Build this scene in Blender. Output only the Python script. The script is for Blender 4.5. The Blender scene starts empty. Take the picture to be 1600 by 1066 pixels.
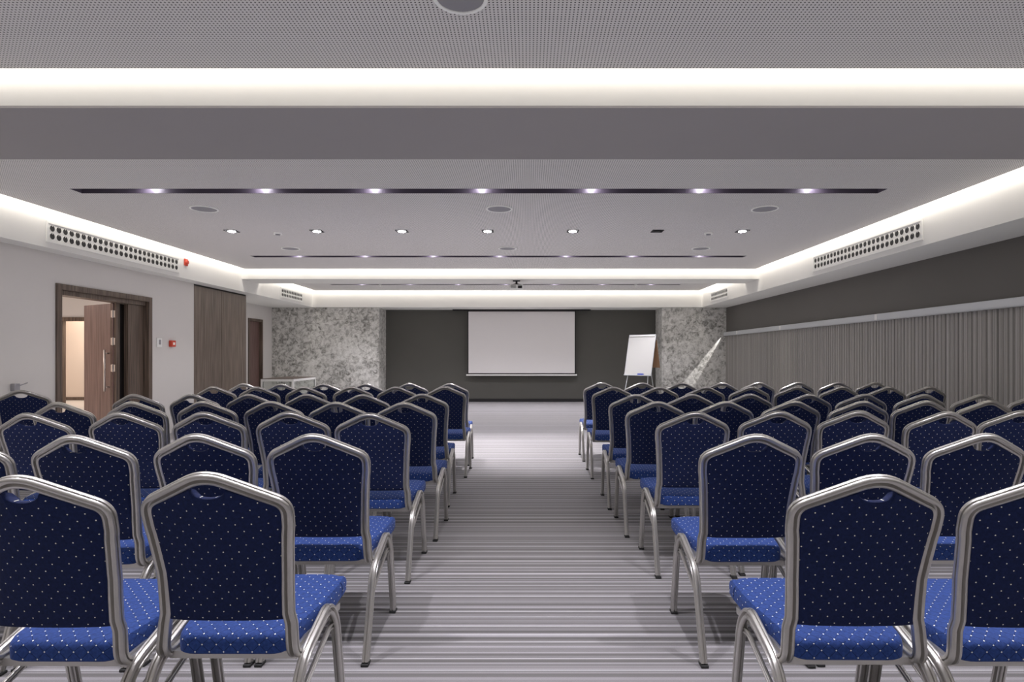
import bpy, bmesh, math, random
from mathutils import Vector, Matrix
random.seed(7)
S = bpy.context.scene
COL = S.collection

# ------------------------------------------------------------------ camera
F = 907.0                       # focal length in pixels of the 1600 px wide frame
HC = 1.246                      # lens height
cam_d = bpy.data.cameras.new('camera')
cam_d.sensor_width = 36
cam_d.lens = F / 1600 * 36
cam_d.shift_x = -25 / 1600
cam_d.shift_y = 23 / 1600
cam_d.clip_end = 100
cam = bpy.data.objects.new('camera', cam_d)
cam.location = (0, 0, HC)
cam.rotation_euler = (math.radians(90), 0, 0)
COL.objects.link(cam)
S.camera = cam

# ------------------------------------------------------------------ world, exposure
S.view_settings.view_transform = 'Standard'
S.view_settings.look = 'None'
S.view_settings.exposure = 0.0
S.view_settings.gamma = 1
S.view_settings.use_curve_mapping = False
w = bpy.data.worlds.new('world')
S.world = w
w.use_nodes = True
w.node_tree.nodes['Background'].inputs[0].default_value = (1, 0.97, 0.96, 1)
w.node_tree.nodes['Background'].inputs[1].default_value = 0.05
try:
    S.cycles.max_bounces = 8
    S.cycles.diffuse_bounces = 5
    S.cycles.sample_clamp_indirect = 4
    S.cycles.use_denoising = True
    # soft ambient term of the renderer (the photograph is an exposure-fused picture with lifted shade)
    S.cycles.use_fast_gi = True
    S.cycles.fast_gi_method = 'ADD'
    S.cycles.ao_bounces = 1
    S.cycles.ao_bounces_render = 1
    w.light_settings.ao_factor = 0.22
    w.light_settings.distance = 1.2
except Exception:
    pass

# ------------------------------------------------------------------ room dimensions (x right, y away from camera, z up)
XL, XR = -5.74, 5.11            # side walls
XREC = -6.6                     # set-back wall at the far left
FL, FR = -5.5, 4.44             # inner faces of the side bulkheads
PL, PR = -5.39, 4.33            # edges of the ceiling panels
ZS = 2.485                      # underside of bulkheads
ZB = 2.72                       # underside of beams
ZC = 2.90                       # underside of ceiling panels
ZT = 3.16                       # slab
Y0, YP, YW = -4.0, 14.96, 15.7  # rear wall, pillar fronts, end wall
WARM = (1.0, 0.95, 0.87)
COOL = (0.95, 0.93, 1.0)
P_COVE, P_SPOT, P_DOWN = 2.9, 90.0, 300.0

def light(name, kind, loc, power, color=(1, 1, 1), size=None, size_y=None, rot=None, aim=None, cone=None, blend=0.5, radius=0.03, spread=None):
    d = bpy.data.lights.new(name, kind)
    d.energy = power
    d.color = color
    if kind == 'AREA':
        d.shape = 'RECTANGLE'; d.size = size; d.size_y = size_y
        if spread: d.spread = spread
    if kind == 'SPOT':
        d.spot_size = cone; d.spot_blend = blend; d.shadow_soft_size = radius
    if kind == 'POINT':
        d.shadow_soft_size = radius
    o = bpy.data.objects.new(name, d)
    o.location = loc
    if aim is not None:
        o.rotation_euler = (Vector(aim)).to_track_quat('-Z', 'Y').to_euler()
    elif rot: o.rotation_euler = rot
    COL.objects.link(o)
    return o

# cove strips lying on the edges of the ceiling panels, shining at the coffer faces
COFFERS = [(Y0 + 0.5, 3.45), (4.36, 11.15), (11.85, 14.8)]
H = math.pi / 2
for ci, (ya, yb) in enumerate(COFFERS):
    zz = ZC + 0.075
    L = PR - PL; xm = (PR + PL) / 2; ym = (ya + yb) / 2; LY = yb - ya - 0.22
    k = (0.6, 1.0, 1.0)[ci]
    light('cove_light', 'AREA', (xm, yb - 0.105, zz), P_COVE * L * k, WARM, L, 0.05, aim=(0, 1, -0.8))
    light('cove_light', 'AREA', (xm, ya + 0.105, zz), P_COVE * L * k, WARM, L, 0.05, aim=(0, -1, -0.8))
    for sx, x in ((-1, PL - 0.005), (1, PR + 0.005)):
        o = light('cove_light', 'AREA', (x, ym, zz), P_COVE * LY * k, WARM, LY, 0.05)
        zax = Vector((-sx, 0, 0.8)).normalized(); xax = Vector((0, 1, 0)); yax = zax.cross(xax)
        o.rotation_euler = Matrix((xax, yax, zax)).transposed().to_euler()

# ------------------------------------------------------------------ materials
MATS = {}
def nodes(name):
    m = bpy.data.materials.new(name); m.use_nodes = True
    nt = m.node_tree
    return m, nt, nt.nodes['Principled BSDF']
def plain(name, rgb, rough=0.6, metal=0.0, var=0.0, scale=8, bump=0.0, spec=0.5):
    m, nt, b = nodes(name)
    b.inputs['Base Color'].default_value = (*rgb, 1)
    b.inputs['Roughness'].default_value = rough
    b.inputs['Metallic'].default_value = metal
    b.inputs['Specular IOR Level'].default_value = spec
    tc = nt.nodes.new('ShaderNodeTexCoord')
    n = nt.nodes.new('ShaderNodeTexNoise'); n.inputs['Scale'].default_value = scale; n.inputs['Detail'].default_value = 4
    nt.links.new(tc.outputs['Object'], n.inputs['Vector'])
    if var:
        r = nt.nodes.new('ShaderNodeMapRange')
        r.inputs['To Min'].default_value = 1 - var; r.inputs['To Max'].default_value = 1 + var
        nt.links.new(n.outputs['Fac'], r.inputs['Value'])
        v = nt.nodes.new('ShaderNodeVectorMath'); v.operation = 'SCALE'; v.inputs[0].default_value = rgb
        nt.links.new(r.outputs[0], v.inputs['Scale']); nt.links.new(v.outputs[0], b.inputs['Base Color'])
    if bump:
        bp = nt.nodes.new('ShaderNodeBump'); bp.inputs['Strength'].default_value = bump; bp.inputs['Distance'].default_value = 0.002
        nt.links.new(n.outputs['Fac'], bp.inputs['Height']); nt.links.new(bp.outputs[0], b.inputs['Normal'])
    MATS[name] = m
    return m
def emit(name, rgb, strength):
    m, nt, b = nodes(name)
    b.inputs['Base Color'].default_value = (*rgb, 1)
    b.inputs['Emission Color'].default_value = (*rgb, 1)
    b.inputs['Emission Strength'].default_value = strength
    return m
def math_(nt, op, a, b=None, c=None):
    n = nt.nodes.new('ShaderNodeMath'); n.operation = op
    for i, v in enumerate((a, b, c)):
        if v is None: continue
        if hasattr(v, 'is_linked') or hasattr(v, 'links'): nt.links.new(v, n.inputs[i])
        else: n.inputs[i].default_value = v
    return n.outputs[0]
def ramp(nt, fac, stops):
    r = nt.nodes.new('ShaderNodeValToRGB')
    e = r.color_ramp.elements
    e[0].position, e[0].color = stops[0][0], (*stops[0][1], 1)
    e[1].position, e[1].color = stops[-1][0], (*stops[-1][1], 1)
    for p, c in stops[1:-1]:
        x = e.new(p); x.color = (*c, 1)
    nt.links.new(fac, r.inputs[0])
    return r.outputs[0]
def objxyz(nt):
    tc = nt.nodes.new('ShaderNodeTexCoord'); s = nt.nodes.new('ShaderNodeSeparateXYZ')
    nt.links.new(tc.outputs['Object'], s.inputs[0])
    return tc.outputs['Object'], s.outputs[0], s.outputs[1], s.outputs[2]
def mixc(nt, fac, a, b):
    m = nt.nodes.new('ShaderNodeMix'); m.data_type = 'RGBA'
    for i, v in ((0, fac), (6, a), (7, b)):
        if hasattr(v, 'links'): nt.links.new(v, m.inputs[i])
        else: m.inputs[i].default_value = v if i == 0 else (*v, 1)
    return m.outputs[2]

white = plain('white_plaster', (0.72, 0.705, 0.68), 0.85, var=0.02, scale=3)
beam_shade = plain('beam_plaster_painted_shade', (0.36, 0.335, 0.34), 0.85, var=0.02, scale=3)  # white plaster darkened: shade of the near beam's underside put into the colour
wallw = plain('pale_wall_paint', (0.60, 0.57, 0.555), 0.8, var=0.02, scale=2)
darkw = plain('charcoal_wall_paint', (0.085, 0.082, 0.074), 0.75, var=0.06, scale=1.5)
rightw = plain('dark_taupe_wall_paint', (0.105, 0.098, 0.09), 0.6, var=0.08, scale=1.2)
black = plain('black_matt', (0.012, 0.011, 0.012), 0.6)
blackg = plain('black_slot_metal', (0.09, 0.075, 0.10), 0.35)
brightw = plain('bright_white_plastic', (0.93, 0.92, 0.90), 0.4)
whitem = plain('white_metal', (0.75, 0.74, 0.72), 0.45)
railm = plain('satin_aluminium_rail', (0.55, 0.56, 0.58), 0.45, metal=0.3)
chrome = plain('brushed_steel', (0.75, 0.72, 0.70), 0.3, metal=0.9)
redp = plain('red_plastic', (0.55, 0.06, 0.03), 0.45)
bluep = plain('blue_plastic', (0.03, 0.06, 0.35), 0.5)
screenm = plain('screen_fabric', (0.72, 0.69, 0.69), 0.9)
boardm = plain('whiteboard', (0.52, 0.51, 0.49), 0.45)
creamw = plain('cream_wall', (0.72, 0.62, 0.54), 0.8)
tile = plain('pale_tile', (0.7, 0.66, 0.62), 0.3)
greyg = plain('speaker_mesh', (0.30, 0.29, 0.31), 0.7)
rubber = plain('black_rubber', (0.02, 0.02, 0.02), 0.7)
paper = plain('brown_paper', (0.28, 0.16, 0.09), 0.8)
tubem = plain('silver_painted_tube', (0.60, 0.58, 0.555), 0.33, metal=0.85, var=0.05, scale=40)
lampm = emit('lamp_glow', (0.95, 0.92, 1.0), 25)
lampd = emit('downlight_glow', (1.0, 0.97, 1.0), 40)

def mat_perf():
    m, nt, b = nodes('perforated_ceiling_board')
    _, x, y, z = objxyz(nt)
    P = 0.0192
    fx = math_(nt, 'SUBTRACT', math_(nt, 'FRACT', math_(nt, 'DIVIDE', x, P)), 0.5)
    fy = math_(nt, 'SUBTRACT', math_(nt, 'FRACT', math_(nt, 'DIVIDE', y, P)), 0.5)
    d = math_(nt, 'SQRT', math_(nt, 'ADD', math_(nt, 'MULTIPLY', fx, fx), math_(nt, 'MULTIPLY', fy, fy)))
    hole = math_(nt, 'LESS_THAN', d, 0.225)
    c = mixc(nt, hole, (0.72, 0.69, 0.685), (0.04, 0.038, 0.037))
    nt.links.new(c, b.inputs['Base Color'])
    b.inputs['Roughness'].default_value = 0.85
    return m
perf = mat_perf()

def mat_carpet():
    m, nt, b = nodes('striped_carpet')
    _, x, y, z = objxyz(nt)
    def n1(scale, detail=2.0, off=0.0):
        n = nt.nodes.new('ShaderNodeTexNoise'); n.noise_dimensions = '1D'
        n.inputs['Scale'].default_value = scale; n.inputs['Detail'].default_value = detail
        nt.links.new(math_(nt, 'ADD', y, off), n.inputs['W'])
        return n.outputs['Fac']
    base = ramp(nt, n1(28, 2.0), [(0.32, (0.12, 0.113, 0.112)), (0.44, (0.19, 0.18, 0.183)), (0.56, (0.25, 0.236, 0.246)), (0.68, (0.33, 0.314, 0.33))])
    li = math_(nt, 'FRACT', math_(nt, 'DIVIDE', math_(nt, 'ADD', y, math_(nt, 'MULTIPLY', n1(5, 1.0, 3.3), 0.10)), 0.078))
    fine = math_(nt, 'LESS_THAN', li, 0.10)
    c = mixc(nt, fine, base, (0.50, 0.485, 0.505))
    l2 = math_(nt, 'FRACT', math_(nt, 'DIVIDE', math_(nt, 'ADD', y, math_(nt, 'MULTIPLY', n1(4, 1.0, 9.1), 0.10)), 0.052))
    dk = math_(nt, 'LESS_THAN', l2, 0.12)
    c = mixc(nt, dk, c, (0.15, 0.142, 0.142))
    # fibre speckle
    n = nt.nodes.new('ShaderNodeTexNoise'); n.inputs['Scale'].default_value = 300
    tc = nt.nodes.new('ShaderNodeTexCoord'); nt.links.new(tc.outputs['Object'], n.inputs['Vector'])
    mm = nt.nodes.new('ShaderNodeMapRange'); mm.inputs['To Min'].default_value = 0.75; mm.inputs['To Max'].default_value = 1.25
    nt.links.new(n.outputs['Fac'], mm.inputs['Value'])
    v = nt.nodes.new('ShaderNodeVectorMath'); v.operation = 'SCALE'
    nt.links.new(c, v.inputs[0]); nt.links.new(mm.outputs[0], v.inputs['Scale'])
    nt.links.new(v.outputs[0], b.inputs['Base Color'])
    b.inputs['Roughness'].default_value = 0.75
    b.inputs['Specular IOR Level'].default_value = 0.35
    bp = nt.nodes.new('ShaderNodeBump'); bp.inputs['Strength'].default_value = 0.3; bp.inputs['Distance'].default_value = 0.003
    nt.links.new(n.outputs['Fac'], bp.inputs['Height']); nt.links.new(bp.outputs[0], b.inputs['Normal'])
    return m
carpet = mat_carpet()

def mat_wood(name, dark, light_, scale=1.0, rough=0.4):
    m, nt, b = nodes(name)
    tc = nt.nodes.new('ShaderNodeTexCoord'); mp = nt.nodes.new('ShaderNodeMapping')
    mp.inputs['Scale'].default_value = (60 * scale, 60 * scale, 1.6 * scale)
    nt.links.new(tc.outputs['Object'], mp.inputs[0])
    n = nt.nodes.new('ShaderNodeTexNoise'); n.inputs['Scale'].default_value = 1.0; n.inputs['Detail'].default_value = 5
    nt.links.new(mp.outputs[0], n.inputs['Vector'])
    c = ramp(nt, n.outputs['Fac'], [(0.32, dark), (0.68, light_)])
    nt.links.new(c, b.inputs['Base Color'])
    b.inputs['Roughness'].default_value = rough
    return m
wood = mat_wood('dark_oak_veneer', (0.045, 0.030, 0.022), (0.17, 0.125, 0.10))
woodp = mat_wood('grey_brown_oak_panel', (0.075, 0.055, 0.042), (0.22, 0.175, 0.145))
woodr = mat_wood('reddish_oak_door', (0.07, 0.035, 0.030), (0.20, 0.125, 0.11))

def mat_concrete():
    m, nt, b = nodes('mottled_plaster')
    tc = nt.nodes.new('ShaderNodeTexCoord')
    def nz(sc, det, rough=0.6, dist=0.0):
        n = nt.nodes.new('ShaderNodeTexNoise'); n.inputs['Scale'].default_value = sc; n.inputs['Detail'].default_value = det
        n.inputs['Roughness'].default_value = rough; n.inputs['Distortion'].default_value = dist
        nt.links.new(tc.outputs['Object'], n.inputs['Vector']); return n.outputs['Fac']
    a = nz(11.0, 8, 0.72, 0.7); big = nz(1.3, 3)
    s = math_(nt, 'ADD', math_(nt, 'MULTIPLY', a, 0.8), math_(nt, 'MULTIPLY', big, 0.25))
    c = ramp(nt, s, [(0.37, (0.10, 0.095, 0.085)), (0.47, (0.32, 0.31, 0.29)), (0.54, (0.54, 0.525, 0.50)), (0.66, (0.70, 0.685, 0.66))])
    nt.links.new(c, b.inputs['Base Color'])
    b.inputs['Roughness'].default_value = 0.6
    bp = nt.nodes.new('ShaderNodeBump'); bp.inputs['Strength'].default_value = 0.3; bp.inputs['Distance'].default_value = 0.01
    nt.links.new(a, bp.inputs['Height']); nt.links.new(bp.outputs[0], b.inputs['Normal'])
    return m
concrete = mat_concrete()

def mat_pleat():
    m, nt, b = nodes('taupe_pleated_fabric')
    _, x, y, z = objxyz(nt)
    f = math_(nt, 'FRACT', math_(nt, 'DIVIDE', y, 0.030))
    n = nt.nodes.new('ShaderNodeTexNoise'); n.noise_dimensions = '1D'; n.inputs['Scale'].default_value = 14; n.inputs['Detail'].default_value = 3
    nt.links.new(y, n.inputs['W'])
    base = ramp(nt, n.outputs['Fac'], [(0.35, (0.26, 0.245, 0.23)), (0.65, (0.34, 0.32, 0.305))])
    c = mixc(nt, math_(nt, 'LESS_THAN', f, 0.22), base, (0.20, 0.19, 0.18))
    nt.links.new(c, b.inputs['Base Color']); b.inputs['Roughness'].default_value = 0.8
    return m
pleat = mat_pleat()

def mat_fabric(name, rgb, a1, a2, plane, dot=0.075, quilt=False, dotc=(0.75, 0.72, 0.62)):
    """blue woven cloth with pale dots on a staggered lattice; plane 'xz' or 'xy'; a1, a2 lattice half pitches"""
    m, nt, b = nodes(name)
    vec, x, y, z = objxyz(nt)
    v = z if plane == 'xz' else y
    if plane == 'xy':                        # let the lattice run on down the seat's sides
        tcn = nt.nodes.new('ShaderNodeTexCoord'); sn = nt.nodes.new('ShaderNodeSeparateXYZ')
        nt.links.new(tcn.outputs['Normal'], sn.inputs[0])
        side = math_(nt, 'GREATER_THAN', math_(nt, 'ABSOLUTE', sn.outputs[0]), math_(nt, 'ABSOLUTE', sn.outputs[1]))
        flat = math_(nt, 'GREATER_THAN', sn.outputs[2], 0.7)
        zr = math_(nt, 'SUBTRACT', z, 0.43)
        up = math_(nt, 'SUBTRACT', 1.0, flat)
        v = math_(nt, 'ADD', y, math_(nt, 'MULTIPLY', zr, math_(nt, 'MULTIPLY', up, math_(nt, 'SUBTRACT', 1.0, side))))
        x = math_(nt, 'SUBTRACT', x, math_(nt, 'MULTIPLY', math_(nt, 'SIGN', x), math_(nt, 'MULTIPLY', zr, math_(nt, 'MULTIPLY', up, side))))
    u_ = math_(nt, 'ADD', math_(nt, 'DIVIDE', x, a1), math_(nt, 'DIVIDE', v, a2))
    w_ = math_(nt, 'SUBTRACT', math_(nt, 'DIVIDE', x, a1), math_(nt, 'DIVIDE', v, a2))
    fu = math_(nt, 'SUBTRACT', math_(nt, 'FRACT', u_), 0.5)
    fw = math_(nt, 'SUBTRACT', math_(nt, 'FRACT', w_), 0.5)
    # distance in metres to the lattice node
    dx = math_(nt, 'MULTIPLY', math_(nt, 'ADD', fu, fw), a1 / 2)
    dv = math_(nt, 'MULTIPLY', math_(nt, 'SUBTRACT', fu, fw), a2 / 2)
    d = math_(nt, 'SQRT', math_(nt, 'ADD', math_(nt, 'MULTIPLY', dx, dx), math_(nt, 'MULTIPLY', dv, dv)))
    isdot = math_(nt, 'LESS_THAN', d, dot)
    n = nt.nodes.new('ShaderNodeTexNoise'); n.inputs['Scale'].default_value = 120; n.inputs['Detail'].default_value = 3
    nt.links.new(vec, n.inputs['Vector'])
    dk = tuple(c * 0.8 for c in rgb); lt = tuple(c * 1.2 for c in rgb)
    c = ramp(nt, n.outputs['Fac'], [(0.3, dk), (0.7, lt)])
    if quilt:
        l1 = math_(nt, 'LESS_THAN', math_(nt, 'ABSOLUTE', fu), 0.03)
        l2 = math_(nt, 'LESS_THAN', math_(nt, 'ABSOLUTE', fw), 0.03)
        dash = math_(nt, 'MULTIPLY', math_(nt, 'MAXIMUM', l1, l2), 0.75)
        c = mixc(nt, dash, c, tuple(q * 0.25 for q in rgb))
    c = mixc(nt, isdot, c, dotc)
    nt.links.new(c, b.inputs['Base Color'])
    b.inputs['Roughness'].default_value = 0.8
    b.inputs['Sheen Weight'].default_value = 0.15 if quilt else 0.0
    b.inputs['Specular IOR Level'].default_value = 0.25
    b.inputs['Sheen Tint'].default_value = (0.4, 0.5, 1, 1)
    bp = nt.nodes.new('ShaderNodeBump'); bp.inputs['Strength'].default_value = 0.25; bp.inputs['Distance'].default_value = 0.002
    nt.links.new(n.outputs['Fac'], bp.inputs['Height']); nt.links.new(bp.outputs[0], b.inputs['Normal'])
    return m
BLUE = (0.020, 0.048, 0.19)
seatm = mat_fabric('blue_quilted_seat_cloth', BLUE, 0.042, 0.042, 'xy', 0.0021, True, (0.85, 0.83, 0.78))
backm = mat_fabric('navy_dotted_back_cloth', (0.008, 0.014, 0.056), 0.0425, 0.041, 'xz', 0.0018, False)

# ------------------------------------------------------------------ mesh helpers
def link(name, bm, mat, parent=None, smooth=False, bevel=0.0):
    me = bpy.data.meshes.new(name)
    bmesh.ops.recalc_face_normals(bm, faces=bm.faces)
    bm.to_mesh(me); bm.free()
    if mat: me.materials.append(mat)
    if smooth:
        for p in me.polygons: p.use_smooth = True
    o = bpy.data.objects.new(name, me)
    COL.objects.link(o)
    if parent: o.parent = parent
    if bevel:
        b = o.modifiers.new('bevel', 'BEVEL'); b.width = bevel; b.segments = 2; b.limit_method = 'ANGLE'
    return o
def box(bm, x0, x1, y0, y1, z0, z1, M=None):
    r = bmesh.ops.create_cube(bm, size=1)
    c = Vector(((x0 + x1) / 2, (y0 + y1) / 2, (z0 + z1) / 2))
    for v in r['verts']:
        v.co = Vector((v.co.x * (x1 - x0), v.co.y * (y1 - y0), v.co.z * (z1 - z0))) + c
        if M: v.co = M @ v.co
    return bm
def cyl(bm, r1, r2, z0, z1, cx=0, cy=0, seg=24, M=None):
    r = bmesh.ops.create_cone(bm, cap_ends=True, segments=seg, radius1=r1, radius2=r2, depth=z1 - z0)
    for v in r['verts']:
        v.co += Vector((cx, cy, (z0 + z1) / 2))
        if M: v.co = M @ v.co
    return bm
def ring(bm, ri, ro, z0, z1, seg=32, M=None):
    vs = []
    for i in range(seg):
        a = 2 * math.pi * i / seg; c, s = math.cos(a), math.sin(a)
        q = [Vector((r * c, r * s, z)) for r, z in ((ri, z0), (ro, z0), (ro, z1), (ri, z1))]
        vs.append([bm.verts.new(M @ p if M else p) for p in q])
    for i in range(seg):
        a, b = vs[i], vs[(i + 1) % seg]
        for k in range(4):
            bm.faces.new((a[k], a[(k + 1) % 4], b[(k + 1) % 4], b[k]))
    return bm
def B(*a): return box(bmesh.new(), *a)
def bar(bm, p, q, r, seg=8):
    p, q = Vector(p), Vector(q); d = q - p
    M = Matrix.Translation(p) @ d.to_track_quat('Z', 'Y').to_matrix().to_4x4()
    return cyl(bm, r, r, 0, d.length, seg=seg, M=M)
def sweep(bm, pts, prof, ref, cap=True):
    """carry a closed profile [(n, b)] along pts; b axis starts near ref and is transported"""
    n = len(pts); pts = [Vector(p) for p in pts]
    T = []
    for i in range(n):
        a = pts[max(0, i - 1)]; c = pts[min(n - 1, i + 1)]
        T.append((c - a).normalized())
    rings = []
    bax = Vector(ref)
    for i in range(n):
        bax = (bax - T[i] * bax.dot(T[i])).normalized()
        nax = T[i].cross(bax)
        rings.append([bm.verts.new(pts[i] + nax * u + bax * v) for u, v in prof])
    k = len(prof)
    for i in range(n - 1):
        for j in range(k):
            bm.faces.new((rings[i][j], rings[i][(j + 1) % k], rings[i + 1][(j + 1) % k], rings[i + 1][j]))
    if cap:
        bm.faces.new(rings[0]); bm.faces.new(list(reversed(rings[-1])))
    return bm
def spline(P, per=6):
    P = [Vector(p) for p in P]; out = []
    for i in range(len(P) - 1):
        p0 = P[max(0, i - 1)]; p1 = P[i]; p2 = P[i + 1]; p3 = P[min(len(P) - 1, i + 2)]
        for k in range(per):
            t = k / per
            out.append(0.5 * ((2 * p1) + (-p0 + p2) * t + (2 * p0 - 5 * p1 + 4 * p2 - p3) * t * t + (-p0 + 3 * p1 - 3 * p2 + p3) * t ** 3))
    out.append(P[-1])
    return out
def rounded(P, radii, seg=5):
    """polyline with rounded corners"""
    P = [Vector(p) for p in P]; out = [P[0]]
    for i in range(1, len(P) - 1):
        a, b, c = P[i - 1], P[i], P[i + 1]
        d1 = (a - b); d2 = (c - b); r = min(radii[i - 1], d1.length * 0.49, d2.length * 0.49)
        s = b + d1.normalized() * r; e = b + d2.normalized() * r
        for k in range(seg + 1):
            t = k / seg
            out.append((1 - t) ** 2 * s + 2 * t * (1 - t) * b + t * t * e)
    out.append(P[-1])
    return out
def grooved(w, d, g=0.011):
    """tube section w across, d deep, rounded corners, a groove along the faces looking along +-b and two fine ones on the others"""
    a, b = w / 2, d / 2; r = min(a, b) * 0.45
    q = []
    def corner(cx, cy, a0):
        for k in range(4):
            t = a0 + math.pi / 2 * k / 3
            q.append((cx + r * math.cos(t), cy + r * math.sin(t)))
    corner(a - r, b - r, 0)
    q.extend([(w * 0.17, b), (w * 0.12, b - g * .5), (w * 0.07, b - g), (-w * 0.07, b - g), (-w * 0.12, b - g * .5), (-w * 0.17, b)])
    corner(-a + r, b - r, math.pi / 2)
    q.extend([(-a, d * 0.10), (-a + g * .5, d * 0.05), (-a + g * .5, -d * 0.05), (-a, -d * 0.10)])
    corner(-a + r, -b + r, math.pi)
    q.extend([(-w * 0.17, -b), (-w * 0.12, -b + g * .5), (-w * 0.07, -b + g), (w * 0.07, -b + g), (w * 0.12, -b + g * .5), (w * 0.17, -b)])
    corner(a - r, -b + r, -math.pi / 2)
    q.extend([(a, -d * 0.10), (a - g * .5, -d * 0.05), (a - g * .5, d * 0.05), (a, d * 0.10)])
    return q
def empty(name, loc=(0, 0, 0), rz=0, label=None, cat=None, group=None):
    o = bpy.data.objects.new(name, None); o.empty_display_size = 0.1
    o.location = loc; o.rotation_euler = (0, 0, rz); COL.objects.link(o)
    return tag(o, label, cat, group)
def tag(o, label=None, cat=None, group=None, kind=None):
    if label: o['label'] = label
    if cat: o['category'] = cat
    if group: o['group'] = group
    if kind: o['kind'] = kind
    return o
def struct(name, bm, mat, parent=None, bevel=0.0):
    o = link(name, bm, mat, parent, bevel=bevel)
    if not parent: o['kind'] = 'structure'
    return o
def dup(o, parent=None):
    c = o.copy(); COL.objects.link(c)
    if parent: c.parent = parent
    for ch in list(o.children): dup(ch, c)
    return c
def px(x, y, Y):
    """point at depth Y seen at pixel x, y"""
    return Vector(((x - 825) * Y / F, Y, HC + (556 - y) * Y / F))

# ------------------------------------------------------------------ shell
struct('floor', B(-14, XR + 0.3, Y0 - 0.2, 16.6, -0.1, 0), carpet)
DY0, DY1, DH = 7.13, 8.76, 2.00       # double door opening
CY0, CY1 = 9.97, 11.83                # wood cupboard
bm = bmesh.new()
box(bm, XL - 0.2, XL, Y0, DY0 - 0.078, 0, ZT)
box(bm, XL - 0.2, XL, DY1 + 0.078, CY0, 0, ZT)
box(bm, XL - 0.2, XL, DY0 - 0.078, DY1 + 0.078, DH + 0.128, ZT)
box(bm, XL - 0.2, XL, CY0, CY1, ZS, ZT)
struct('wall_left', bm, wallw)
R0, R1, RH = 13.74, 14.36, 2.08
bm = bmesh.new()
box(bm, XREC - 0.2, XREC, CY1 - 0.2, R0 - 0.058, 0, ZT)
box(bm, XREC - 0.2, XREC, R1 + 0.058, YW, 0, ZT)
box(bm, XREC - 0.2, XREC, R0 - 0.058, R1 + 0.058, RH + 0.058, ZT)
box(bm, XREC, XL - 0.2, CY1, CY1 + 0.02, 0, ZT)
struct('wall_left_recess', bm, wallw)
struct('wall_back', B(XREC - 0.2, XR + 0.2, YW, YW + 0.2, 0, ZT), darkw)
struct('wall_right', B(XR, XR + 0.2, Y0, YW, 0, ZT), rightw)
struct('wall_front', B(XL - 0.2, XR + 0.2, Y0 - 0.2, Y0, 0, ZT), wallw)
struct('pillar', B(XREC, -3.84, YP, YW, 0, ZS), concrete)
struct('pillar', B(3.45, XR, YP, YW, 0, ZS), concrete)
struct('baseboard_back', B(-3.84, 3.45, YW - 0.02, YW, 0, 0.085), black)
struct('baseboard_left', B(XL, XL + 0.015, Y0, 7.05, 0, 0.08), wood)
struct('ceiling_slab', B(-14, XR + 0.2, Y0 - 0.2, 16.6, ZT, ZT + 0.1), white)
# bulkheads and beams
struct('trim_1', B(XL, FL, Y0, 15.0, ZS, ZT), white)
struct('trim_2', B(XREC, XL, CY1 + 0.02, YP, ZS, ZT), white)
struct('trim_3', B(FR, XR, Y0, YP, ZS, ZT), white)
struct('trim_4', B(FL, FR, 14.8, YW, ZS, ZT), white)
struct('trim_5', B(FL, FR, Y0, Y0 + 0.5, ZS, ZT), white)
struct('ceiling_beam', B(FL, FR, 3.45, 4.36, ZB + 0.012, ZT), white)
struct('ceiling_beam_shade_board', B(FL, FR, 3.451, 4.359, ZB, ZB + 0.012), beam_shade)  # thin sheet added under the near beam to carry its painted shade
struct('ceiling_beam', B(FL, FR, 11.15, 11.85, ZB, ZT), white)

# ------------------------------------------------------------------ ceiling panels with slots
SLOTS = [(1.98, (-5.0, 4.0), [x * 1.128 - 0.50 - 3.384 for x in range(7)], 0, 0.16),
         (5.83, (-4.54, 3.56), [(x - 825) * 5.83 / F for x in (229, 405, 580, 751, 926, 1100, 1272)], 1, 0.16),
         (9.68, (-4.59, 3.61), [(x - 825) * 9.68 / F for x in (462, 567, 675, 780, 885, 990, 1097)], 1, 0.16),
         (13.50, (-4.58, 3.54), [(x - 825) * 13.5 / F for x in (564, 640, 715, 790, 867, 942, 1018)], 2, 0.12)]
for ci, (ya, yb) in enumerate(COFFERS):
    y = ya + 0.11; ye = yb - 0.11
    bm = bmesh.new()
    for (sy, (sx0, sx1), _, sc, sw) in SLOTS:
        if sc != ci: continue
        box(bm, PL, PR, y, sy - sw / 2 - 0.006, ZC, ZC + 0.02)
        box(bm, PL, sx0 - 0.006, sy - sw / 2 - 0.006, sy + sw / 2 + 0.006, ZC, ZC + 0.02)
        box(bm, sx1 + 0.006, PR, sy - sw / 2 - 0.006, sy + sw / 2 + 0.006, ZC, ZC + 0.02)
        y = sy + sw / 2 + 0.006
    box(bm, PL, PR, y, ye, ZC, ZC + 0.02)
    struct('ceiling', bm, perf)
SLOT_LAB = ['long black ceiling slot with seven lamps above the nearest chairs',
            'long black ceiling slot with seven glowing lamps, widest and nearest in view',
            'black ceiling slot with seven lamps just before the second bright cove',
            'thin ceiling slot light with seven lamps nearest the projection screen']
SPOW = [1.5, 0.12, 1.1, 1.6]
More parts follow.
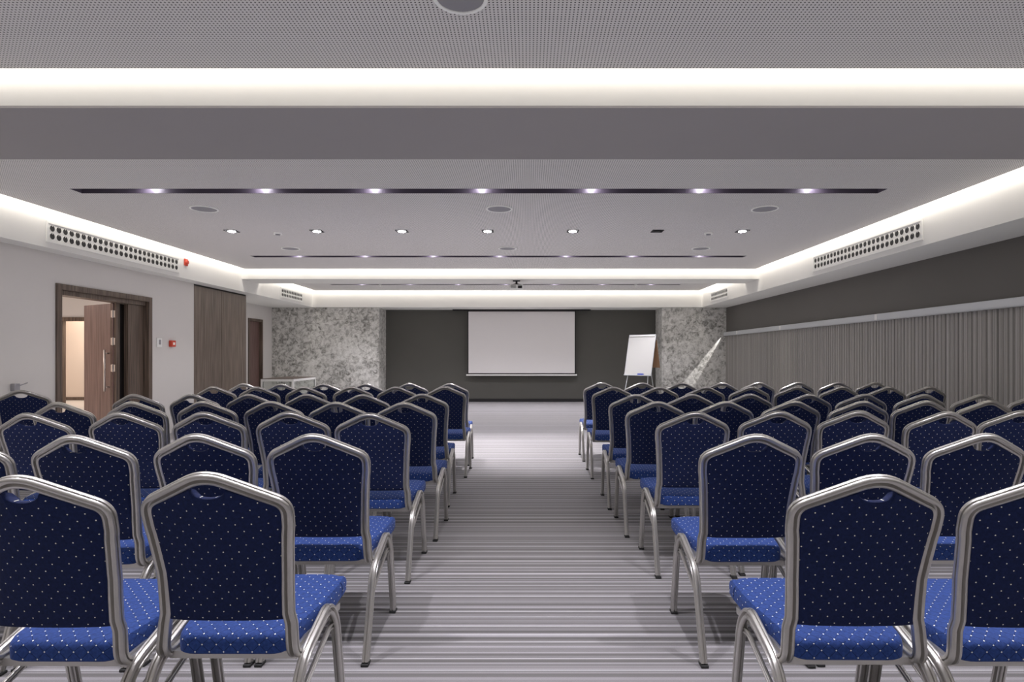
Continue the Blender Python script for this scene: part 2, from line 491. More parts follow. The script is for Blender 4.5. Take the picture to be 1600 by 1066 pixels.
for si, (sy, (sx0, sx1), lx, sc, sw) in enumerate(SLOTS):
    root = empty('slot_light', (0, sy, ZC), 0, SLOT_LAB[si], 'ceiling light', 'slot lights in the ceiling')
    h = sw / 2; t = 0.004; D = 0.09
    bm = bmesh.new()
    box(bm, sx0, sx1, -h - t, -h, 0.0, D); box(bm, sx0, sx1, h, h + t, 0.0, D)
    box(bm, sx0 - t, sx0, -h, h, 0.0, D); box(bm, sx1, sx1 + t, -h, h, 0.0, D)
    box(bm, sx0, sx1, -h, h, D, D + t)
    link('housing', bm, blackg, root)
    for x in lx:
        l = link('lamp', cyl(bmesh.new(), 0.05, 0.05, D - 0.035, D - 0.005, x, 0, 20), lampm, root)
        light('slot_lamp_spill', 'POINT', (x, sy, ZC + 0.035), 0.5 if si else 0, COOL, radius=0.02)
        light('slot_spot', 'SPOT', (x, sy, ZC + 0.045), P_SPOT * SPOW[si], COOL, aim=(0, 0, -1), cone=math.radians(112 if si else 86), blend=0.9 if si else 0.6, radius=0.03)

# downlights
DL = [362, 495, 628, 762, 895, 1027, 1160]
ORD = ['leftmost', 'second from the left', 'third from the left', 'middle', 'fifth from the left', '', 'rightmost']
for i, x in enumerate(DL):
    X = (x - 825) * 7.69 / F
    on = i != 5
    root = empty('downlight', (X, 7.69, ZC), 0, ('square recessed downlight shining white, %s of the downlight row' % ORD[i]) if on else
                 'square downlight that is unlit and dark, between two lit ones', 'ceiling light', 'square downlights in a row')
    bm = bmesh.new(); s = 0.075
    box(bm, -s, s, -s, -s + 0.012, -0.008, 0); box(bm, -s, s, s - 0.012, s, -0.008, 0)
    box(bm, -s, -s + 0.012, -s + 0.012, s - 0.012, -0.008, 0); box(bm, s - 0.012, s, -s + 0.012, s - 0.012, -0.008, 0)
    box(bm, -s + 0.012, s - 0.012, -s + 0.012, s - 0.012, -0.003, 0)
    link('frame', bm, black, root)
    link('lamp', cyl(bmesh.new(), 0.05, 0.045, -0.012, -0.0035), lampd if on else black, root)
    if on:
        light('downlight_spot', 'SPOT', (X, 7.69, ZC - 0.02), P_DOWN, (1, 0.97, 1), aim=(0, 0, -1), cone=math.radians(72), blend=0.6, radius=0.03)

# speakers
def speaker(x, Y, r, lab):
    root = empty('ceiling_speaker', ((x - 825) * Y / F, Y, ZC), 0, lab, 'speaker', 'round ceiling speakers')
    link('rim', ring(bmesh.new(), r - 0.018, r, -0.012, 0), brightw, root, bevel=0.003)
    link('grille', cyl(bmesh.new(), r - 0.018, r - 0.018, -0.006, -0.001, seg=32), greyg, root)
speaker(719, 2.67, 0.128, 'round grey ceiling speaker at the top edge of the photo')
for x, q in ((319, 'left'), (780, 'middle'), (1195, 'right')):
    speaker(x, 6.52, 0.148, 'round ceiling speaker behind the nearest slot light, %s one of three' % q)
for x, q in ((454, 'left'), (793, 'middle'), (1095, 'right')):
    speaker(x, 8.93, 0.14, 'round ceiling speaker just before the second slot light, %s one of three' % q)
for x, q in ((434, 'left'), (1107, 'right')):
    root = empty('smoke_detector', ((x - 825) * 7.81 / F, 7.81, ZC), 0, 'small white round smoke detector on the %s side of the ceiling' % q, 'smoke detector', 'smoke detectors')
    link('base', ring(bmesh.new(), 0.036, 0.055, -0.022, 0), brightw, root)
    link('sensor', cyl(bmesh.new(), 0.028, 0.036, -0.032, 0), greyg, root)
for x, Y, q in ((594, 13.5, 'left'), (993, 13.5, 'right')):
    root = empty('sprinkler', ((x - 825) * Y / F, Y, ZC - 0.0), 0, 'tiny white sprinkler by the farthest slot light, %s one' % q, 'sprinkler', 'ceiling sprinklers')
    link('plate', cyl(bmesh.new(), 0.04, 0.03, -0.015, 0), whitem, root)
    link('head', cyl(bmesh.new(), 0.012, 0.015, -0.045, -0.015), whitem, root)

# ------------------------------------------------------------------ vents on the side bulkheads
def vent(x, sx, y0, y1, z0, z1, n, lab):
    root = empty('air_vent', (x, (y0 + y1) / 2, (z0 + z1) / 2), 0, lab, 'air vent', 'jet vents on the ceiling bulkheads')
    a, b = (y1 - y0) / 2, (z1 - z0) / 2; t = 0.025
    def bx(bm, d0, d1, *r):
        q = sorted((sx * d0, sx * d1)); return box(bm, q[0], q[1], *r)
    bm = bmesh.new()
    bx(bm, 0, 0.014, -a, a, b - t, b); bx(bm, 0, 0.014, -a, a, -b, -b + t)
    bx(bm, 0, 0.014, -a, -a + t, -b + t, b - t); bx(bm, 0, 0.014, a - t, a, -b + t, b - t)
    link('frame', bm, whitem, root)
    link('plate', bx(bmesh.new(), 0, 0.004, -a + t, a - t, -b + t, b - t), whitem, root)
    M0 = Matrix.Rotation(sx * H, 4, 'Y')
    bm = bmesh.new(); bt = bmesh.new()
    pitch = (2 * a - 2 * t - 0.02) / n
    for i in range(n):
        for zz in (0.045, -0.045):
            yy = -a + t + 0.01 + pitch * (i + .5)
            M = Matrix.Translation((sx * 0.004, yy, zz)) @ M0
            cyl(bm, 0.0355, 0.0355, 0.0, 0.004, seg=16, M=M)
            ring(bt, 0.0355, 0.038, 0.0, 0.005, seg=16, M=M)
            box(bt, sx * 0.006 - 0.004, sx * 0.006 + 0.004, yy - 0.003, yy + 0.003, zz + 0.020, zz + 0.035)
    link('nozzle_openings', bm, black, root); link('nozzle_rims', bt, whitem, root)
vent(FL, 1, 6.62, 9.15, 2.55, 2.79, 26, 'long white vent with two rows of round nozzles on the left bulkhead')
vent(FR, -1, 6.52, 9.03, 2.55, 2.79, 26, 'long white vent with two rows of round nozzles on the right bulkhead')
vent(FL, 1, 12.9, 14.15, 2.55, 2.77, 13, 'short white nozzle vent on the far left bulkhead, beyond the beam')
vent(FR, -1, 12.87, 14.08, 2.55, 2.77, 13, 'short white nozzle vent on the far right bulkhead, beyond the beam')

# ------------------------------------------------------------------ left wall: double door, lobby, cupboard, second door
d1 = struct('door_1', B(XL - 0.21, XL + 0.02, DY0 - 0.08, DY0, 0, DH + 0.13), wood)
def part(name, bm, m, par, **k): return link(name, bm, m, par, **k)
part('casing', B(XL - 0.21, XL + 0.02, DY1, DY1 + 0.08, 0, DH + 0.13), wood, d1)
part('casing', B(XL - 0.21, XL + 0.02, DY0, DY1, DH + 0.06, DH + 0.13), wood, d1)
part('lintel', B(XL - 0.21, XL - 0.03, DY0, DY1, DH, DH + 0.06), wood, d1)
# leaf standing open into the lobby
hx, hy = -5.90, 8.245
ex, ey = -6.60, 8.63
ang = math.atan2(ey - hy, ex - hx); Ln = math.hypot(ex - hx, ey - hy)
M = Matrix.Translation((hx, hy, 0)) @ Matrix.Rotation(ang, 4, 'Z')
leaf = part('door_leaf', box(bmesh.new(), 0, Ln, -0.045, 0, 0.01, DH - 0.01, M), woodr, d1)
bm = bmesh.new(); 
for z in (1.28, 0.80): bar(bm, M @ Vector((0.10, 0.0, z)), M @ Vector((0.10, 0.055, z)), 0.009)
bar(bm, M @ Vector((0.10, 0.055, 0.74)), M @ Vector((0.10, 0.055, 1.33)), 0.014, 12)
part('handle', bm, chrome, leaf, smooth=True)
post = part('door_edge_post', B(-5.94, -5.86, 8.26, 8.33, 0, DH), wood, d1)
bm = bmesh.new()
for z in (1.84, 1.45, 1.07):
    box(bm, -5.93, -5.87, 8.25, 8.256, z - 0.05, z + 0.05); cyl(bm, 0.009, 0.009, z - 0.055, z + 0.055, -5.90, 8.245, 10)
part('hinge', bm, chrome, post)
part('closed_leaf', B(-5.86, -5.80, 8.42, DY1, 0.01, DH - 0.005), wood, d1)
part('stop_strip', B(-5.94, -5.90, 8.331, 8.50, 0.01, DH - 0.005), black, d1)
# lobby behind the door
bm = bmesh.new()
box(bm, -13.6, -13.4, 4.5, 16.4, 0, 2.9)
box(bm, -13.4, XL - 0.2, 4.3, 4.5, 0, 2.9)
box(bm, -13.6, -6.85, 16.1, 16.3, 0, 2.9)
struct('wall_lobby', bm, creamw)
struct('wall_lobby_lintel', B(-13.4, -6.85, 15.0, 15.1, 2.24, 2.9), wallw)
struct('ceiling_lobby', B(-13.4, XL - 0.2, 4.5, 16.1, 2.9, 2.95), white)
struct('door_3', B(-13.4, -10.5, 14.96, 15.1, 2.14, 2.24), wood)
bm = B(-12.12 - 0.0, -12.02, 14.96, 15.1, 0, 2.14)
struct('trim_6', bm, wood)
struct('baseboard_lobby', B(-13.4, -6.85, 16.07, 16.1, 0.02, 0.10), wood)
struct('floor_lobby', B(-13.4, XL - 0.22, 4.5, 16.1, 0, 0.012), tile)
light('lobby_light', 'AREA', (-10.2, 8.5, 2.86), 110, (1, 0.80, 0.74), 3.0, 3.0, rot=(0, 0, 0))
light('lobby_light', 'AREA', (-11.5, 15.6, 2.86), 40, (1, 0.86, 0.72), 2.0, 0.5, rot=(0, 0, 0))
light('wall_washer', 'SPOT', (-11.55, 15.7, 2.0), 22, (1, 0.85, 0.7), aim=(-0.3, 0.5, -0.5), cone=math.radians(100), blend=1.0, radius=0.05)

# cupboard of three tall panels
root = empty('built_in_cupboard', (XL, (CY0 + CY1) / 2, 0), 0, 'full-height grey-brown oak cupboard panels set flush in the left wall', 'cupboard')
def loc(bm, o):
    for v in bm.verts: v.co -= o.location
    return bm
edges = [CY0, 10.29, 10.88, CY1]
link('carcass', loc(B(XL - 0.6, XL - 0.03, CY0 + 0.001, CY1 - 0.001, 0, ZS - 0.002), root), wood, root)
for i in range(3):
    link('door', loc(B(XL - 0.03, XL - 0.002, edges[i] + 0.004, edges[i + 1] - 0.004, 0.0, ZS - 0.03), root), woodp, root)
link('top_rail', loc(B(XL - 0.03, XL - 0.012, CY0, CY1, ZS - 0.03, ZS - 0.002), root), black, root)
# second door in the set-back wall
d2 = struct('door_2', B(XREC - 0.1, XREC + 0.02, R1, R1 + 0.06, 0, RH + 0.06), wood)
part('casing', B(XREC - 0.1, XREC + 0.02, R0 - 0.06, R0, 0, RH + 0.06), wood, d2)
part('casing', B(XREC - 0.1, XREC + 0.02, R0, R1, RH, RH + 0.06), wood, d2)
part('door_leaf', B(XREC - 0.09, XREC - 0.05, R0, R1, 0.005, RH), woodr, d2)

# small things on the left wall
root = empty('thermostat', (XL, 9.02, 1.45), 0, 'small white wall control panel beside the double door', 'thermostat')
link('body', B(0, 0.018, -0.06, 0.06, -0.07, 0.07), whitem, root, bevel=0.004)
link('display', B(0.018, 0.021, -0.02, 0.03, -0.03, 0.045), greyg, root)
root = empty('fire_call_point', (XL, 9.33, 1.44), 0, 'red square fire call point on the left wall', 'fire alarm')
link('body', B(0, 0.05, -0.055, 0.055, -0.05, 0.05), redp, root, bevel=0.006)
link('button', B(0.05, 0.053, -0.025, 0.025, -0.02, 0.02), whitem, root)
root = empty('alarm_siren', (FL, 9.32, 2.745), 0, 'small red alarm siren on the left bulkhead beside the long vent', 'fire alarm')
link('base', B(0, 0.02, -0.045, 0.045, -0.055, 0.055), redp, root, bevel=0.006)
link('dome', cyl(bmesh.new(), 0.038, 0.030, 0.0, 0.022, M=Matrix.Translation((0.02, 0, 0)) @ Matrix.Rotation(H, 4, 'Y')), redp, root, smooth=False)
root = empty('wall_switch', (XL, 6.47, 0.895), 0, 'small grey metal switch box with a lever, low on left wall', 'switch')
link('body', B(0, 0.05, -0.035, 0.035, -0.04, 0.04), greyg, root, bevel=0.004)
link('lever', bar(bmesh.new(), (0.05, 0.02, 0.015), (0.09, 0.085, 0.045), 0.006), greyg, root)
root = empty('wall_socket', (3.45, 15.42, 1.23), 0, 'tiny black wall socket on the side of the right pillar', 'socket')
link('plate', B(-0.012, 0, -0.09, 0.09, -0.045, 0.045), black, root)
link('outlet', B(-0.016, -0.012, -0.06, -0.01, -0.02, 0.02), whitem, root)

# ------------------------------------------------------------------ right wall: pleated panels and rail
def pleats(y0, y1, x, z0, z1, pitch=0.07):
    bm = bmesh.new(); n = int((y1 - y0) / pitch); pitch = (y1 - y0) / n
    line = []
    for i in range(n):
        y = y0 + i * pitch
        line += [(x - 0.004, y), (x - 0.020, y + pitch * 0.12), (x - 0.020, y + pitch * 0.55), (x - 0.010, y + pitch * 0.92)]
    line.append((x - 0.004, y1))
    lo = [bm.verts.new((a, b, z0)) for a, b in line]; hi = [bm.verts.new((a, b, z1)) for a, b in line]
    for i in range(len(line) - 1): bm.faces.new((lo[i], lo[i + 1], hi[i + 1], hi[i]))
    b0 = [bm.verts.new((x, y0, z)) for z in (z0, z1)]; b1 = [bm.verts.new((x, y1, z)) for z in (z0, z1)]
    bm.faces.new((lo[0], hi[0], b0[1], b0[0])); bm.faces.new((lo[-1], b1[0], b1[1], hi[-1])); bm.faces.new((b0[0], b0[1], b1[1], b1[0]))
    return bm
ys = [Y0 + 0.01, 0.5, 3.4, 6.3, 9.2, 12.4, YP]
for i in range(6):
    o = struct('wall_panel_right', pleats(ys[i] + 0.004, ys[i + 1] - 0.004, XR - 0.001, 0.0, 1.76), pleat)
root = empty('wall_rail', (XR, 5.0, 1.8), 0, 'long pale metal rail along the right wall above the ribbed panels', 'rail')
bm = B(-0.075, -0.001, Y0 - 5 + 0.01, YP - 5.002, -0.04, 0.05)
link('channel', bm, railm, root, bevel=0.006)
link('lower_lip', B(-0.085, -0.001, Y0 - 5 + 0.01, YP - 5.01, -0.046, -0.040), railm, root)
for y in (-3.0, 0.2, 3.4, 6.6, 9.0):
    link('joint_clip', B(-0.079, -0.074, y - 0.03, y + 0.03, -0.035, 0.045), whitem, root)
gap = light('rail_end_gap_light', 'SPOT', (5.03, 14.942, 1.795), 170, (1, 0.98, 0.95), aim=(-1.10, 0.10, -1.6), cone=math.radians(12), blend=0.2, radius=0.004)
gap.data.use_nodes = True
gnt = gap.data.node_tree
gfo = gnt.nodes.new('ShaderNodeLightFalloff'); gfo.inputs['Strength'].default_value = 5.5
gnt.links.new(gfo.outputs['Constant'], gnt.nodes['Emission'].inputs['Strength'])

# ------------------------------------------------------------------ screen
YS = 15.55
a = px(732, 487, YS); b = px(898, 585, YS)
root = empty('projection_screen', ((a.x + b.x) / 2, YS, 0), 0, 'white pull-down projection screen with black border on the dark end wall', 'projection screen')
hw = (b.x - a.x) / 2
link('screen_sheet', B(-hw, hw, -0.002, 0.002, b.z + 0.03, a.z), screenm, root)
bm = bmesh.new(); t = 0.03
box(bm, -hw - t, -hw, -0.0025, 0.0025, b.z, ZS - 0.02); box(bm, hw, hw + t, -0.0025, 0.0025, b.z, ZS - 0.02)
box(bm, -hw, hw, -0.0025, 0.0025, a.z, ZS - 0.02); box(bm, -hw, hw, -0.0025, 0.0025, b.z, b.z + 0.03)
link('border', bm, black, root)
link('bottom_bar', B(-hw - 0.06, hw + 0.06, -0.02, 0.02, b.z - 0.04, b.z), whitem, root, bevel=0.008)
link('housing', B(-hw - 0.42, hw + 0.42, -0.06, 0.06, ZS - 0.035, ZS - 0.001), black, root)

# ------------------------------------------------------------------ projector under the far beam
root = empty('projector', (-0.226, 11.4, ZB), 0, 'small grey projector hanging from the far ceiling beam', 'projector')
link('ceiling_plate', B(-0.07, 0.07, -0.07, 0.07, -0.012, 0), black, root)
bm = bmesh.new(); bar(bm, (0, 0, -0.07), (0, 0, -0.012), 0.02)
for sx in (-1, 1):
    bar(bm, (0, 0, -0.06), (sx * 0.10, -0.06, -0.085), 0.008); bar(bm, (0, 0, -0.06), (sx * 0.10, 0.06, -0.085), 0.008)
link('mount', bm, black, root)
body = link('body', B(-0.135, 0.135, -0.12, 0.12, -0.175, -0.085), whitem, root, bevel=0.02)
link('lens', cyl(bmesh.new(), 0.035, 0.04, 0, 0.04, M=Matrix.Translation((0.03, 0.11, -0.13)) @ Matrix.Rotation(-H, 4, 'X')), black, body)
bm = bmesh.new()
for i in range(5): box(bm, -0.11, -0.01, -0.123, -0.119, -0.155 + i * 0.012, -0.150 + i * 0.012)
box(bm, 0.03, 0.11, -0.123, -0.119, -0.16, -0.11)
link('rear_grille', bm, black, body)

# ------------------------------------------------------------------ flip chart
root = empty('flip_chart', (2.66, 14.1, 0), math.radians(-38), 'white flip chart board on tripod legs with a blue eraser', 'flip chart')
tilt = math.radians(15)
M = Matrix.Translation((0, 0, 0.785)) @ Matrix.Rotation(-tilt, 4, 'X')
bd = link('board', box(bmesh.new(), -0.35, 0.35, 0, 0.015, 0, 1.0, M), boardm, root)
bm = bmesh.new()
for q in ((-0.36, -0.35, -0.004, 0.02, -0.01, 1.01), (0.35, 0.36, -0.004, 0.02, -0.01, 1.01), (-0.35, 0.35, -0.004, 0.02, 1.0, 1.015), (-0.35, 0.35, -0.004, 0.02, -0.015, 0)):
    box(bm, *q, M)
link('frame', bm, railm, bd)
link('clamp_bar', box(bmesh.new(), -0.33, 0.33, -0.02, -0.001, 0.965, 0.99, M), whitem, bd)
link('tray', box(bmesh.new(), -0.35, 0.35, -0.055, -0.004, -0.03, -0.015, M), railm, bd)
def gp(x, d, z): return M @ Vector((x, d, z))
for sx in (-1, 1):
    top = gp(sx * 0.20, 0.02, 0.95); d = (gp(sx * 0.27, 0.02, -0.02) - top); foot = top + d * (top.z / -d.z)
    link('leg', bar(bmesh.new(), (foot.x, foot.y, 0.0), top, 0.011), railm, root)
link('leg', bar(bmesh.new(), (0.18, 0.62, 0), gp(0.10, 0.03, 0.93), 0.011), railm, root)
er = box(bmesh.new(), 0.02, 0.17, -0.05, -0.012, -0.0145, 0.02, M)
ero = link('board_eraser', er, bluep, None); ero.matrix_world = Matrix.Translation((2.66, 14.1, 0)) @ Matrix.Rotation(math.radians(-38), 4, 'Z')
tag(ero, 'blue board eraser on the tray of the flip chart', 'eraser')
link('rear_pad', box(bmesh.new(), 0.10, 0.35, 0.0, 0.012, 0.0, 0.70, Matrix.Translation((0, 0.50, 0.95)) @ Matrix.Rotation(math.radians(15), 4, 'X')), paper, root)

# ------------------------------------------------------------------ white framed glass table at the far left
glass, nt, b_ = nodes('clear_glass')
b_.inputs['Base Color'].default_value = (0.9, 0.95, 0.93, 1); b_.inputs['Transmission Weight'].default_value = 1.0; b_.inputs['Roughness'].default_value = 0.02
root = empty('glass_side_table', (-5.36, 13.05, 0), 0, 'white framed table with glass sides in front of the left pillar', 'table')
tw, td, th, s = 0.35, 0.65, 0.755, 0.02
link('tabletop', B(-tw, tw, -td, td, th - 0.012, th), wood, root)
bm = bmesh.new()
for sy in (-1, 1): box(bm, -tw, tw, sy * td - (s if sy > 0 else 0), sy * td + (0 if sy > 0 else s), th - 0.06, th - 0.012)
for sx in (-1, 1): box(bm, sx * tw - (2 * s if sx > 0 else 0), sx * tw + (0 if sx > 0 else 2 * s), -td + s, td - s, th - 0.06, th - 0.012)
link('frame', bm, whitem, root)
for sx in (-1, 1):
    for sy in (-1, 1):
        link('leg', B(sx * (tw - s) - s, sx * (tw - s) + s, sy * (td - s) - s, sy * (td - s) + s, 0, th - 0.06), whitem, root)
link('glass_panel', B(-tw + 2 * s, tw - 2 * s, -td + 0.01, -td + 0.016, 0.10, th - 0.06), glass, root)
link('glass_panel', B(tw - 0.016, tw - 0.01, -td + 2 * s, td - 2 * s, 0.10, th - 0.06), glass, root)

# ------------------------------------------------------------------ banquet chair
def halfw(z):                                 # tube centre line half width by height
    P = [(0.36, 0.190), (0.42, 0.184), (0.50, 0.177), (0.60, 0.178), (0.70, 0.186), (0.78, 0.194), (0.85, 0.192)]
    for (a, p), (b, q) in zip(P, P[1:]):
        if z <= b: return p + (q - p) * (z - a) / (b - a)
    return 0.19
def yb(x, z):                                 # depth of the back plane: lean and wrap
    t = max(0.0, (z - 0.42) / 0.5)
    return -0.125 - 0.095 * t - 0.03 * t * t + 0.030 * (x / 0.19) ** 2 * min(1, max(0, (z - 0.42) / 0.2))
def crown():                                  # right half of the arch from waist up to the peak, centre line (x, z)
    pts = [(halfw(z), z) for z in (0.50, 0.56, 0.62, 0.68, 0.74, 0.765)]
    c = rounded([(halfw(0.775), 0.775, 0), (0.198, 0.828, 0), (0.150, 0.862, 0), (0, 0.921, 0)], [0.05, 0.05], 5)
    c = [(p.x, p.y) for p in c]
    # round the shoulder and the peak
    sh = rounded([(0.194, 0.765, 0), (0.197, 0.833, 0), (0.0, 0.928, 0), (-0.197, 0.833, 0)], [0.060, 0.060], 8)
    half = [(p.x, p.y) for p in sh if p.x >= -1e-4]
    return pts[:-1] + half
CR = crown()
TW, TD = 0.033, 0.025

def make_chair():
    root = empty('banquet_chair')
    # back frame: one bent tube from under the seat, up, over the crown and down again
    R = [(0.192, 0.12, 0.378), (0.194, 0.02, 0.374), (0.194, -0.07, 0.378)]
    bend = rounded([(0.194, -0.03, 0.374), (0.191, -0.132, 0.366), (0.184, yb(0.184, 0.47), 0.47)], [0.05], 7)
    right = [Vector(R[0]), Vector(R[1])] + bend + [Vector((x, yb(x, z), z)) for x, z in CR]
    seen = right
    left = [Vector((-p.x, p.y, p.z)) for p in reversed(seen) if p.x > 1e-3]
    path = seen + left
    bm = sweep(bmesh.new(), path, grooved(TW, TD), (0, 0, -1))
    link('back_frame', bm, tubem, root, smooth=True)
    # upholstered back panel inside the tube
    out = []
    inner = TW / 2 - 0.004
    hp = [(x, z) for x, z in CR if z >= 0.49]
    off = []
    for i, (x, z) in enumerate(hp):
        a = hp[max(0, i - 1)]; c = hp[min(len(hp) - 1, i + 1)]
        tx, tz = c[0] - a[0], c[1] - a[1]; l = math.hypot(tx, tz) or 1
        if x < 1e-3: n = (0, -1)
        else: n = (-tz / l, tx / l)
        off.append((x + n[0] * inner, z + n[1] * inner))
    def notch(x, z):
        if abs(x) < 0.048:
            return z - 0.001 - 0.0  if abs(x) > 0.0479 else min(z, 0.868 + 0.013 * (abs(x) / 0.048) ** 2)
        return z
    top = [p for p in off if p[0] > 0.05]
    arc = [(0.048 * math.cos(t), 0.880 - 0.023 * math.sin(t)) for t in [math.pi * k / 10 for k in range(1, 10)]]
    # straight slope point where the notch begins
    arc0 = [(0.05, 0.882)]
    hr = [(halfw(0.485) - inner, 0.482)] + top + arc0
    outline = hr + arc + [(-0.05, 0.882)] + [(-x, z) for x, z in reversed([(halfw(0.485) - inner, 0.482)] + top)]
    # bottom edge
    bx0 = halfw(0.485) - inner
    outline += [(-bx0 + 2 * bx0 * k / 8, 0.480) for k in range(1, 8)]
    cx, cz = 0.0, 0.68
    bm = bmesh.new()
    levels = [(0.30, 0.050), (0.70, 0.050), (0.88, 0.044), (0.965, 0.030), (1.0, 0.012), (1.0, -0.004), (0.985, -0.009), (0.93, -0.012), (0.6, -0.013), (0.3, -0.013)]
    rings = []
    for s_, d in levels:
        rings.append([bm.verts.new((cx + (x - cx) * s_, yb(cx + (x - cx) * s_, cz + (z - cz) * s_) + d * 0.8, cz + (z - cz) * s_)) for x, z in outline])
    k = len(outline)
    for i in range(len(rings) - 1):
        for j in range(k): bm.faces.new((rings[i][j], rings[i][(j + 1) % k], rings[i + 1][(j + 1) % k], rings[i + 1][j]))
    for r_, d in ((rings[0], 0.050), (rings[-1], -0.013)):
        c = bm.verts.new((cx, yb(0, cz) + d * 0.8, cz))
        for j in range(k): bm.faces.new((c, r_[j], r_[(j + 1) % k]))
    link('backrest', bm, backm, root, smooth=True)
    # seat cushion: rounded trapezoid, domed
    cor = [(-0.163, -0.115), (0.163, -0.115), (0.216, 0.18), (0.206, 0.315), (-0.206, 0.315), (-0.216, 0.18)]
    n = len(cor); pl = []
    for i in range(n):
        a, b, c = (Vector((*cor[(i + q) % n], 0)) for q in (-1, 0, 1))
        r = (0.05, 0.05, 0.12, 0.07, 0.07, 0.12)[i]
        s = b + (a - b).normalized() * r; e = b + (c - b).normalized() * r
        for q in range(7):
            t = q / 6; pl.append((1 - t) ** 2 * s + 2 * t * (1 - t) * b + t * t * e)
    dense = []
    for i in range(len(pl)):
        a, b = pl[i], pl[(i + 1) % len(pl)]; m_ = max(1, int((b - a).length / 0.04))
        for q in range(m_): dense.append(a.lerp(b, q / m_))
    pl = dense
    C = Vector((0, 0.10, 0)); bm = bmesh.new(); rings = []
    for s_, z in [(0.35, 0.404), (0.97, 0.404), (1.0, 0.410), (1.005, 0.440), (0.995, 0.452), (0.97, 0.461), (0.92, 0.465), (0.75, 0.468), (0.4, 0.470)]:
        rings.append([bm.verts.new((C.x + (p.x - C.x) * s_, C.y + (p.y - C.y) * s_, z - 0.036 + 0.05 * (C.y + (p.y - C.y) * s_ + 0.1))) for p in pl])
    k = len(pl)
    for i in range(len(rings) - 1):
        for j in range(k): bm.faces.new((rings[i][j], rings[i][(j + 1) % k], rings[i + 1][(j + 1) % k], rings[i + 1][j]))
    for r_, z in ((rings[0], 0.404), (rings[-1], 0.471)):
        c = bm.verts.new((C.x, C.y, z - 0.036 + 0.05 * 0.2))
        for j in range(k): bm.faces.new((c, r_[j], r_[(j + 1) % k]))
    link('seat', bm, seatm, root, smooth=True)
    # seat frame under the cushion
    bm = bmesh.new()
    box(bm, -0.19, 0.19, -0.100, -0.078, 0.350, 0.372)
    box(bm, -0.20, 0.20, 0.195, 0.215, 0.355, 0.375)
    for sx in (-1, 1):
        sweep(bm, [(sx * 0.194, 0.10, 0.378), (sx * 0.203, 0.15, 0.378), (sx * 0.203, 0.21, 0.372)], [(-.011, -.011), (.011, -.011), (.011, .011), (-.011, .011)], (0, 0, 1))
    link('seat_frame', bm, tubem, root)
    # legs: bent tube arch each side, split at its top
    prof = grooved(0.034, 0.026, 0.010)
    for sx in (-1, 1):
        X = lambda y: sx * 0.2125
        P = [(X(0), -0.25, 0.012), (X(0), -0.135, 0.352), (X(0), 0.095, 0.424), (X(0), 0.165, 0.35), (X(0), 0.235, 0.012)]
        full = rounded(P, [0.07, 0.045, 0.05], 6)
        # split near the top of the arch
        im = max(range(len(full)), key=lambda i: full[i].z)
        rear = full[:im + 1]; front = full[im:]
        for seg, foot in ((rear, rear[0]), (front, front[-1])):
            lg = link('leg', sweep(bmesh.new(), seg, prof, (1, 0, 0)), tubem, root, smooth=True)
            link('foot_cap', B(foot.x - 0.0155, foot.x + 0.0155, foot.y - 0.021, foot.y + 0.021, 0, 0.012), rubber, lg, bevel=0.003)
        bm = sweep(bmesh.new(), rounded([(sx * 0.208, 0.17, 0.325), (sx * 0.208, 0.12, 0.340), (sx * 0.208, -0.165, 0.235)], [0.02], 4), grooved(0.020, 0.012, 0.003), (1, 0, 0))
        link('brace', bm, tubem, root, smooth=True)
    return root

proto = make_chair()
used = False
def auto_smooth(o):
    for ch in o.children:
        me = ch.data
        if me and hasattr(me, 'set_sharp_from_angle'):
            try: me.set_sharp_from_angle(angle=math.radians(38))
            except Exception: pass
        auto_smooth(ch)
auto_smooth(proto)

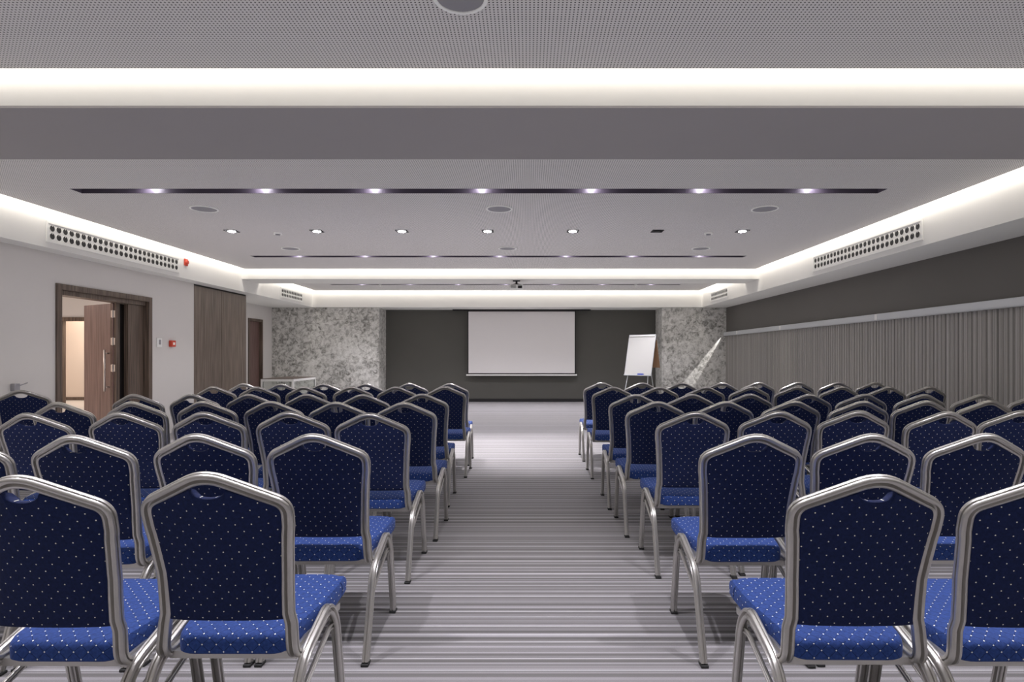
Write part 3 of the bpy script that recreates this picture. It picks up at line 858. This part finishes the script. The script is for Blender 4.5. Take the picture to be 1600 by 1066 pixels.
ROWS_L = [[(325, 736), (48, 741)],
          [(491, 677), (313, 677), (131, 679), (-45, 681)],
          [(578, 645), (453, 643), (328, 643.5), (200, 643.6), (73, 645)],
          [(632, 629), (526, 628), (424, 626), (322, 626), (220, 627), (118, 628.4)],
          [(660, 615), (569, 616.5), (486, 615.7), (397, 616), (315, 616), (231, 616)],
          [(695.5, 603.6), (619, 604.4), (552, 603.6), (482.5, 604.2), (412, 604.5), (347.5, 603.8)],
          [(703, 599), (644.5, 598.4), (585, 599.6), (522, 599.8), (459, 600), (400, 598.8)]]
ROWS_R = [[(1368, 740), (1626, 741)],
          [(1180, 677.5), (1352, 677), (1520, 676.5)],
          [(1086, 643), (1216, 642), (1340, 641), (1466, 642.5), (1592, 641)],
          [(1027, 627.6), (1134, 627.2), (1240, 626), (1338, 626.5), (1437, 625.3), (1532, 624.5)],
          [(993, 616.7), (1081, 615.8), (1171, 615.2), (1259, 616), (1342, 615.5), (1434, 616), (1517, 616), (1605, 616)],
          [(958, 604.6), (1026, 604.6), (1094, 604.6), (1164, 604.2), (1233, 604), (1301, 603.8), (1370, 604), (1438, 603)],
          [(940, 597.6), (1001, 598), (1060, 598), (1118, 598), (1173, 597), (1233.5, 597), (1290, 597), (1347, 596.6)]]
RN = ['nearest row', 'second row', 'third row', 'fourth row', 'fifth row', 'second farthest row', 'farthest row']
CN = ['on the aisle', 'second from aisle', 'third from aisle', 'fourth from aisle', 'fifth from aisle', 'sixth from aisle', 'seventh from aisle', 'eighth from aisle']
def place(x, ytop, yaw, label, group, Y=None):
    global used
    Zt = F * (HC - 0.932) / (ytop - 556) if Y is None else Y
    X = (x - 825) * Zt / F
    o = proto if not used else dup(proto); used = True
    c, s = math.cos(yaw), math.sin(yaw)
    # the top of the back is at local (0, -0.25); keep it where the photo shows it
    o.location = (X - s * 0.235, Zt + c * 0.235, 0)
    o.rotation_euler = (0, 0, yaw)
    tag(o, label, 'chair', group)
    return o
for side, rows, sg in (('left', ROWS_L, -1), ('right', ROWS_R, 1)):
    for r, row in enumerate(rows):
        ym = sorted(y for _, y in row)[len(row) // 2]
        lastX = None
        for c, (x, y) in enumerate(row):
            y = y * 0.6 + ym * 0.4 if r > 2 else y
            X = (x - 825) * F * (HC - 0.932) / (y - 556) / F
            if lastX is not None and abs(X - lastX) < 0.469: X = lastX + sg * 0.469
            lastX = X
            x = 825 + X * (y - 556) / (HC - 0.932)
            yaw = random.uniform(-0.012, 0.012)
            place(x, y, yaw, 'navy dotted banquet chair left of the aisle, %s, %s' % (CN[c], RN[r]) if side == 'left' else
                  'navy dotted banquet chair right of the aisle, %s, %s' % (CN[c], RN[r]), 'banquet chairs %s of the aisle' % side)
place(33, 609.4, math.radians(24), 'navy dotted banquet chair turned aside, alone by the left wall', 'banquet chairs left of the aisle')
